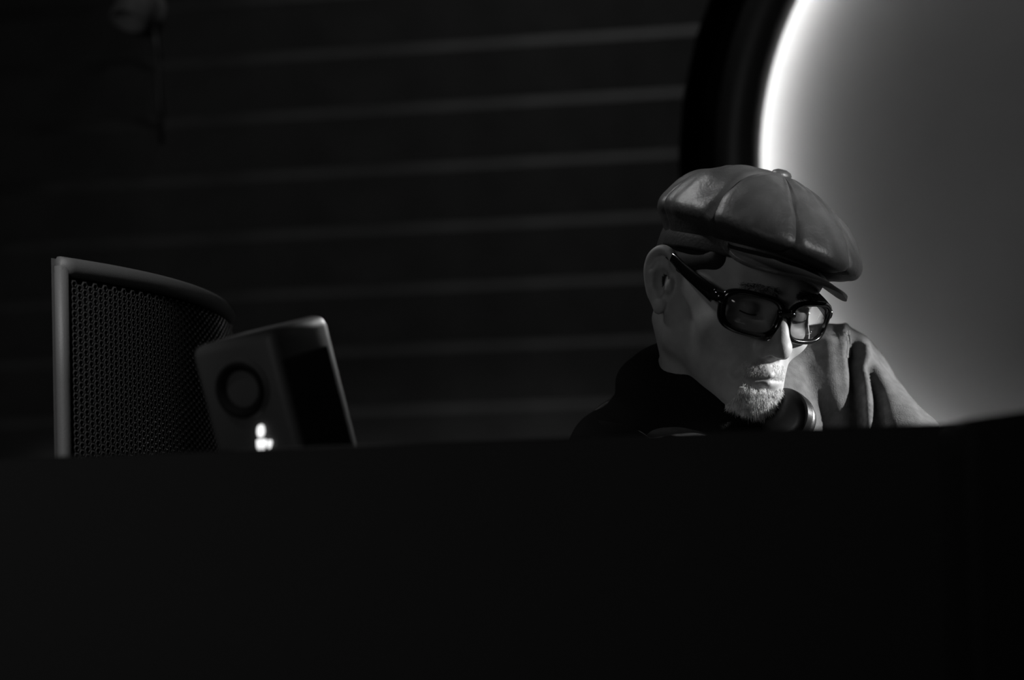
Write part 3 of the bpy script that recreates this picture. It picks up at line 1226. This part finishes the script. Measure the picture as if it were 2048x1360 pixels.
HV, HF = hairs(chin | soul, 4200, .004, .0085, .7, .00017)
go = headpart(meshobj('goatee', HV, HF, 'goatee_hair'), man)
tag(go, 'short grizzled goatee', kind='stuff')
HV, HF = hairs(must, 900, .0018, .0035, 1.0, .00012)
go = headpart(meshobj('moustache_stubble', HV, HF, 'goatee_hair'), man)
tag(go, 'sparse stubble on the upper lip', kind='stuff')
brow = (np.abs(np.abs(x) - .030) < .019) & (np.abs(z - .0215 + .12 * (np.abs(np.abs(x) - .026))) < .0042) & (y < -.06)
HV, HF = hairs(brow, 900, .004, .008, .05, .00015)
go = headpart(meshobj('eyebrows', HV, HF, 'hair'), man)
tag(go, 'dark eyebrows', kind='stuff')

for s_ in (-1, 1):                            # lowered lashes along the lids
    pts = []
    for t in np.linspace(-1, 1, 15):
        dx_ = t * .0118
        zz_ = -.0068 - .0022 * (1 - t * t)
        yy_ = -.0745 - .0125 * math.sqrt(max(.02, 1 - (dx_ / .0145) ** 2 - ((zz_ + .003) / .0125) ** 2)) - .0004
        pts.append((s_ * .031 + dx_, yy_, zz_))
    V, Fc = tube(pts, [(.0009 * (1 - .6 * t * t) + .0002, .0007) for t in np.linspace(-1, 1, 15)], 8)
    headpart(meshobj('eyelashes', V, Fc, 'hair'), man)

# ---- leather cap
CAP_Y0 = -.008
CAP_R = np.array(Matrix.Rotation(math.radians(11), 3, 'Y') @ Matrix.Rotation(math.radians(-2), 3, 'X'))
CAP_C = np.array([-.05, .0, .05])


def sgnpow(v, p):
    return math.copysign(abs(v) ** p, v)


def cap_profile(th):
    c = (1 + math.cos(th)) / 2               # 1 at the front
    sx, cy_ = math.sin(th), -math.cos(th)
    lf = max(0.0, sx)                         # his left
    def ring(rx, ryf, ryb, z):
        ry = ryf * c + ryb * (1 - c)
        return np.array([rx * sx, CAP_Y0 + ry * cy_, z])
    zb_ = .031 + .016 * c ** 2
    p0 = ring(.0805, .097, .106, zb_)
    p1 = ring(.0825, .100, .106, zb_ + .014)
    p2 = ring(.092 + .006 * lf, .126, .108, .065 - .004 * (1 - c))
    p3 = ring(.099 + .008 * lf, .140, .109, .072 - .001 * (1 - c))
    p4 = ring(.097 + .008 * lf, .136, .106, .085 - .001 * (1 - c))
    p5 = ring(.082 + .003 * lf, .106, .090, .110 + .004 * (1 - c))
    p6 = ring(.052, .062, .056, .130 + .004 * (1 - c))
    p7 = ring(.020, .022, .022, .1425 + .001 * (1 - c))
    p8 = ring(.0005, .0005, .0005, .1445)
    for q, sft in ((p5, .3), (p6, .7), (p7, 1.0), (p8, 1.0)):
        q[1] += -.008 * sft
    return [CAP_R @ (q - CAP_C) + CAP_C for q in (p0, p1, p2, p3, p4, p5, p6, p7, p8)]


def cap_pt(th, t):
    return None


NR = 56
N_PANEL = 8
NSEG = 26


def cap_disp(th, row, p):
    f = row / (NR - 1)
    w_ = math.sin(math.pi * min(1, max(0, (f - .14) / .86)))
    # soft creases of worn leather
    v = Vector((p[0] * 26, p[1] * 26, p[2] * 20))
    d = (mnoise.noise(v) * .0048 + mnoise.noise(v * 2.3 + Vector((5, 1, 2))) * .0020) * w_
    ang = mnoise.noise(Vector((math.cos(th) * 2.2, math.sin(th) * 2.2, f * 1.3)))
    d += .0012 * math.sin(th * 23 + ang * 9) * w_ * math.exp(-((f - .80) / .12) ** 2)
    return d


crown_parts = []
for pnl in range(N_PANEL):
    t0 = 2 * math.pi * (pnl + .5) / N_PANEL
    t1 = 2 * math.pi * (pnl + 1.5) / N_PANEL
    VV, FF = [], []
    for i in range(NSEG + 1):
        th = t0 + (t1 - t0) * i / NSEG
        prof = spline(cap_profile(th), NR)
        edge = min(i, NSEG - i) / NSEG
        tuck = .0030 * math.exp(-(edge / .045) ** 2)
        puff = .0040 * math.sin(math.pi * i / NSEG)
        for r_ in range(NR):
            p = prof[r_]
            f_ = r_ / (NR - 1)
            a = prof[min(r_ + 1, NR - 1)] - prof[max(r_ - 1, 0)]
            tanv = np.array([math.cos(th), math.sin(th), 0])
            nn = np.cross(tanv, a); L_ = np.linalg.norm(nn)
            nn = nn / L_ if L_ > 1e-9 else np.array([0, 0, 1.])
            ww = math.sin(math.pi * min(1, max(0, (f_ - .12) / .88))) ** .7 if f_ > .12 else 0
            VV.append(p + nn * ((puff - tuck) * ww + cap_disp(th, r_, p)))
    for i in range(NSEG):
        for r_ in range(NR - 1):
            FF.append((i * NR + r_, (i + 1) * NR + r_, (i + 1) * NR + r_ + 1, i * NR + r_ + 1))
    crown_parts.append((VV, FF))

# the band (and dark lining) is the cap's own mesh; panels, visor and button are its parts
VV, FF = [], []
NB = 120
for i in range(NB):
    th = 2 * math.pi * i / NB
    pr = cap_profile(th)
    c = np.array([0, CAP_Y0, 0])
    o0, o1 = pr[0], pr[1]
    inw = lambda p, k: np.array([p[0] * k, CAP_Y0 + (p[1] - CAP_Y0) * k, p[2]])
    VV += [inw(o1, .985) + np.array([0, 0, .012]), inw(o1, 1.012), inw(o0, 1.014) + np.array([0, 0, .002]), inw(o0, 1.0) - np.array([0, 0, .001]), inw(o0, .985), inw(o1, .96) + np.array([0, 0, .03])]
for i in range(NB):
    j = (i + 1) % NB
    for k in range(5):
        FF.append((i * 6 + k, j * 6 + k, j * 6 + k + 1, i * 6 + k + 1))
cap = headpart(meshobj('cap', VV, [f[::-1] for f in FF], 'leather'), man)
tag(cap, 'dark leather newsboy cap with eight panels, short visor and button')
for VV, FF in crown_parts:
    headpart(meshobj('panel', VV, FF, 'leather'), cap)
# button
V, Fc = lathe([(.0001, .0070), (.005, .0067), (.0096, .0045), (.0115, .0012), (.0105, -.0018), (.007, -.003)], 24)
bt = cap_profile(0)[8]
headpart(meshobj('button', [(a + bt[0], b + bt[1], c + bt[2] + .001) for a, b, c in V], Fc, 'leather'), cap)
# visor: curved stiff plate under the crown
VV = []
NU, NV_ = 40, 12
for layer in (0, 1):
    for i in range(NU + 1):
        th = math.radians(-54 + 108 * i / NU)
        p0 = cap_profile(th)[0]
        e = max(0.0, math.cos(math.radians(90) * th / math.radians(54)))
        out = .052 * e ** .5
        for j in range(NV_ + 1):
            v = j / NV_
            dirv = np.array([math.sin(th) * .75, -math.cos(th) * 1.0 - .2, 0]); dirv /= np.linalg.norm(dirv)
            p = p0 + dirv * (out * v - .006 * (1 - v)) + np.array([0, 0, .0145 + v * (-.010 * e - .026 * (1 - e) * math.sqrt(e))])
            VV.append(p + np.array([0, 0, -.0042 * layer]) )
FF = []
M1 = (NU + 1) * (NV_ + 1)
idx = lambda l, i, j: l * M1 + i * (NV_ + 1) + j
for i in range(NU):
    for j in range(NV_):
        FF.append((idx(0, i, j), idx(0, i, j + 1), idx(0, i + 1, j + 1), idx(0, i + 1, j)))
        FF.append((idx(1, i, j), idx(1, i + 1, j), idx(1, i + 1, j + 1), idx(1, i, j + 1)))
    FF.append((idx(0, i, NV_), idx(1, i, NV_), idx(1, i + 1, NV_), idx(0, i + 1, NV_)))
    FF.append((idx(0, i, 0), idx(0, i + 1, 0), idx(1, i + 1, 0), idx(1, i, 0)))
vis = headpart(meshobj('visor', VV, FF, 'leather'), cap)
md = vis.modifiers.new('edge', 'BEVEL'); md.width = .0012; md.segments = 2; md.limit_method = 'ANGLE'

# ---- glasses
GY, GZ = -.1035, -.0065


def gl_pt(u_, v_, d_):
    """u across, v up, d forward; the front wraps round the face and leans"""
    return np.array([u_, GY + 4.2 * u_ * u_ - d_ - v_ * .10, GZ + v_])


def rrect(a, w_, h_, n_=3.4, skew=0.0):
    c, s = math.cos(a), math.sin(a)
    q = (abs(c) ** n_ + abs(s) ** n_) ** (-1 / n_)
    xx, yy = q * c * w_, q * s * h_
    return xx, yy


def lens_curve(side, w_, h_, n=72, n_=3.2):
    out = []
    for i in range(n):
        a = 2 * math.pi * i / n
        xx, yy = rrect(a, w_, h_, n_)
        xx *= 1 + .07 * (yy / h_)                # a little narrower below
        out.append((side * .0368 + xx * 1.0, yy + abs(xx) * 0 + (.0015 * side * xx / w_)))
    return out


N = 72
VV, FF = [], []
for side in (-1, 1):
    ic, oc = lens_curve(side, .0275, .0182), lens_curve(side, .0340, .0240)
    base = len(VV)
    prof = [(0, .001), (.18, .0032), (.5, .0042), (.82, .0032), (1, .001), (1, -.0015), (.5, -.0022), (0, -.0015)]
    for i in range(N):
        for f_, d_ in prof:
            u_ = ic[i][0] + (oc[i][0] - ic[i][0]) * f_
            v_ = ic[i][1] + (oc[i][1] - ic[i][1]) * f_
            VV.append(gl_pt(u_, v_, d_))
    K = len(prof)
    for i in range(N):
        j = (i + 1) % N
        for k in range(K):
            k2 = (k + 1) % K
            FF.append((base + i * K + k, base + j * K + k, base + j * K + k2, base + i * K + k2))
# bridge
bp = [gl_pt(u_, .0045 + .003 * math.cos(u_ / .010 * 1.4), .0012) for u_ in np.linspace(-.010, .010, 9)]
V, Fc = tube(bp, [(.0030, .0045)] * 9, 12)
o_ = len(VV); VV += [np.array(v) for v in V]; FF += [tuple(i + o_ for i in f) for f in Fc]
# end pieces
for side in (-1, 1):
    V, Fc = tube([gl_pt(side * .068, .010, .0005), gl_pt(side * .0725, .0105, -.002), gl_pt(side * .0745, .0105, -.008)], [(.0035, .006), (.0035, .006), (.003, .0055)], 12)
    o_ = len(VV); VV += [np.array(v) for v in V]; FF += [tuple(i + o_ for i in f) for f in Fc]
glasses = headpart(meshobj('glasses', VV, FF, 'acetate'), man)
tag(glasses, 'thick black acetate glasses with rectangular lenses')
for side in (-1, 1):
    ic = lens_curve(side, .0280, .0187)
    VV = [gl_pt(side * .0368, 0, .001)] + [gl_pt(u_, v_, .0004) for u_, v_ in ic]
    FF = [(0, 1 + i, 1 + (i + 1) % N) for i in range(N)]
    VV += [v + np.array([0, .0014, 0]) for v in VV]
    FF += [tuple(q + N + 1 for q in f)[::-1] for f in FF] + [(1 + i, N + 2 + i, N + 2 + (i + 1) % N, 1 + (i + 1) % N) for i in range(N)]
    headpart(meshobj('lens', VV, FF, 'lens_glass'), glasses)
    tp = [tuple(gl_pt(side * .0747, .0105, -.006)), (side * .0785, -.055, .010), (side * .0815, -.020, .019), (side * .0825, .005, .0265), (side * .0815, .022, .0265), (side * .078, .036, .012), (side * .075, .042, -.008)]
    pts = spline(tp, 36)
    V, Fc = tube(pts, [(.0019, .0085 - .0045 * min(1, i / 26)) for i in range(36)], 12)
    headpart(meshobj('temple', V, Fc, 'acetate'), glasses)

# ---- headphones hanging round the neck (a thing of their own)
CUP = P(1571, 834, 3.025)
cup_ax = -FW * .85 - CR * .42 + CU * .22
cup_ax /= np.linalg.norm(cup_ax)
hpz = Vector(cup_ax)
hq = hpz.to_track_quat('Z', 'Y').to_matrix().to_4x4()
hp = empty('headphones', tuple(CUP))
tag(hp, 'black headphones with ribbed ear cups hanging round the neck', 'headphones')


def earcup(name, off, axm):
    prof = [(.0001, .0135), (.018, .0135), (.0262, .0122), (.0275, .0112)]
    for k in range(4):
        z = .0104 - k * .0032
        prof += [(.0290, z), (.0297, z - .0008), (.0290, z - .0018), (.0280, z - .0024)]
    prof += [(.026, -.006), (.0001, -.006)]
    V, Fc = lathe(prof, 56)
    o = meshobj(name, V, Fc, 'plastic_gloss', hp)
    o.matrix_local = Matrix.Translation(Vector(off)) @ axm
    V, Fc = lathe([(.010, -.006), (.0255, -.007), (.029, -.013), (.027, -.021), (.020, -.022), (.012, -.014), (.0105, -.007)], 40)
    c = meshobj('ear_cushion', V, Fc, 'plastic', o)
    return o


earcup('ear_cup', (0, 0, 0), hq)
CUP2 = P(1345, 930, 2.90)
ax2 = Vector(-FW * .8 - CR * .5 + CU * .2).normalized()
earcup('ear_cup', tuple(CUP2 - CUP), ax2.to_track_quat('Z', 'Y').to_matrix().to_4x4())
nb = NECK + np.array([0, 0, -.01])
band = spline([tuple(CUP - cup_ax * .012 - CUP), tuple(P(1612, 850, 3.13) - CUP), tuple(nb + FW * .125 + CR * .10 + CU * .0 - CUP), tuple(nb + FW * .13 - CR * .05 + CU * .02 - CUP), tuple(nb - CR * .135 + FW * .02 - CU * .015 - CUP), tuple(P(1262, 870, 3.0) - CUP), tuple(CUP2 - np.array(ax2) * .012 - CUP)], 40)
V, Fc = tube(band, [(.003, .009)] * 40, 10)
meshobj('headband', V, Fc, 'plastic', hp)
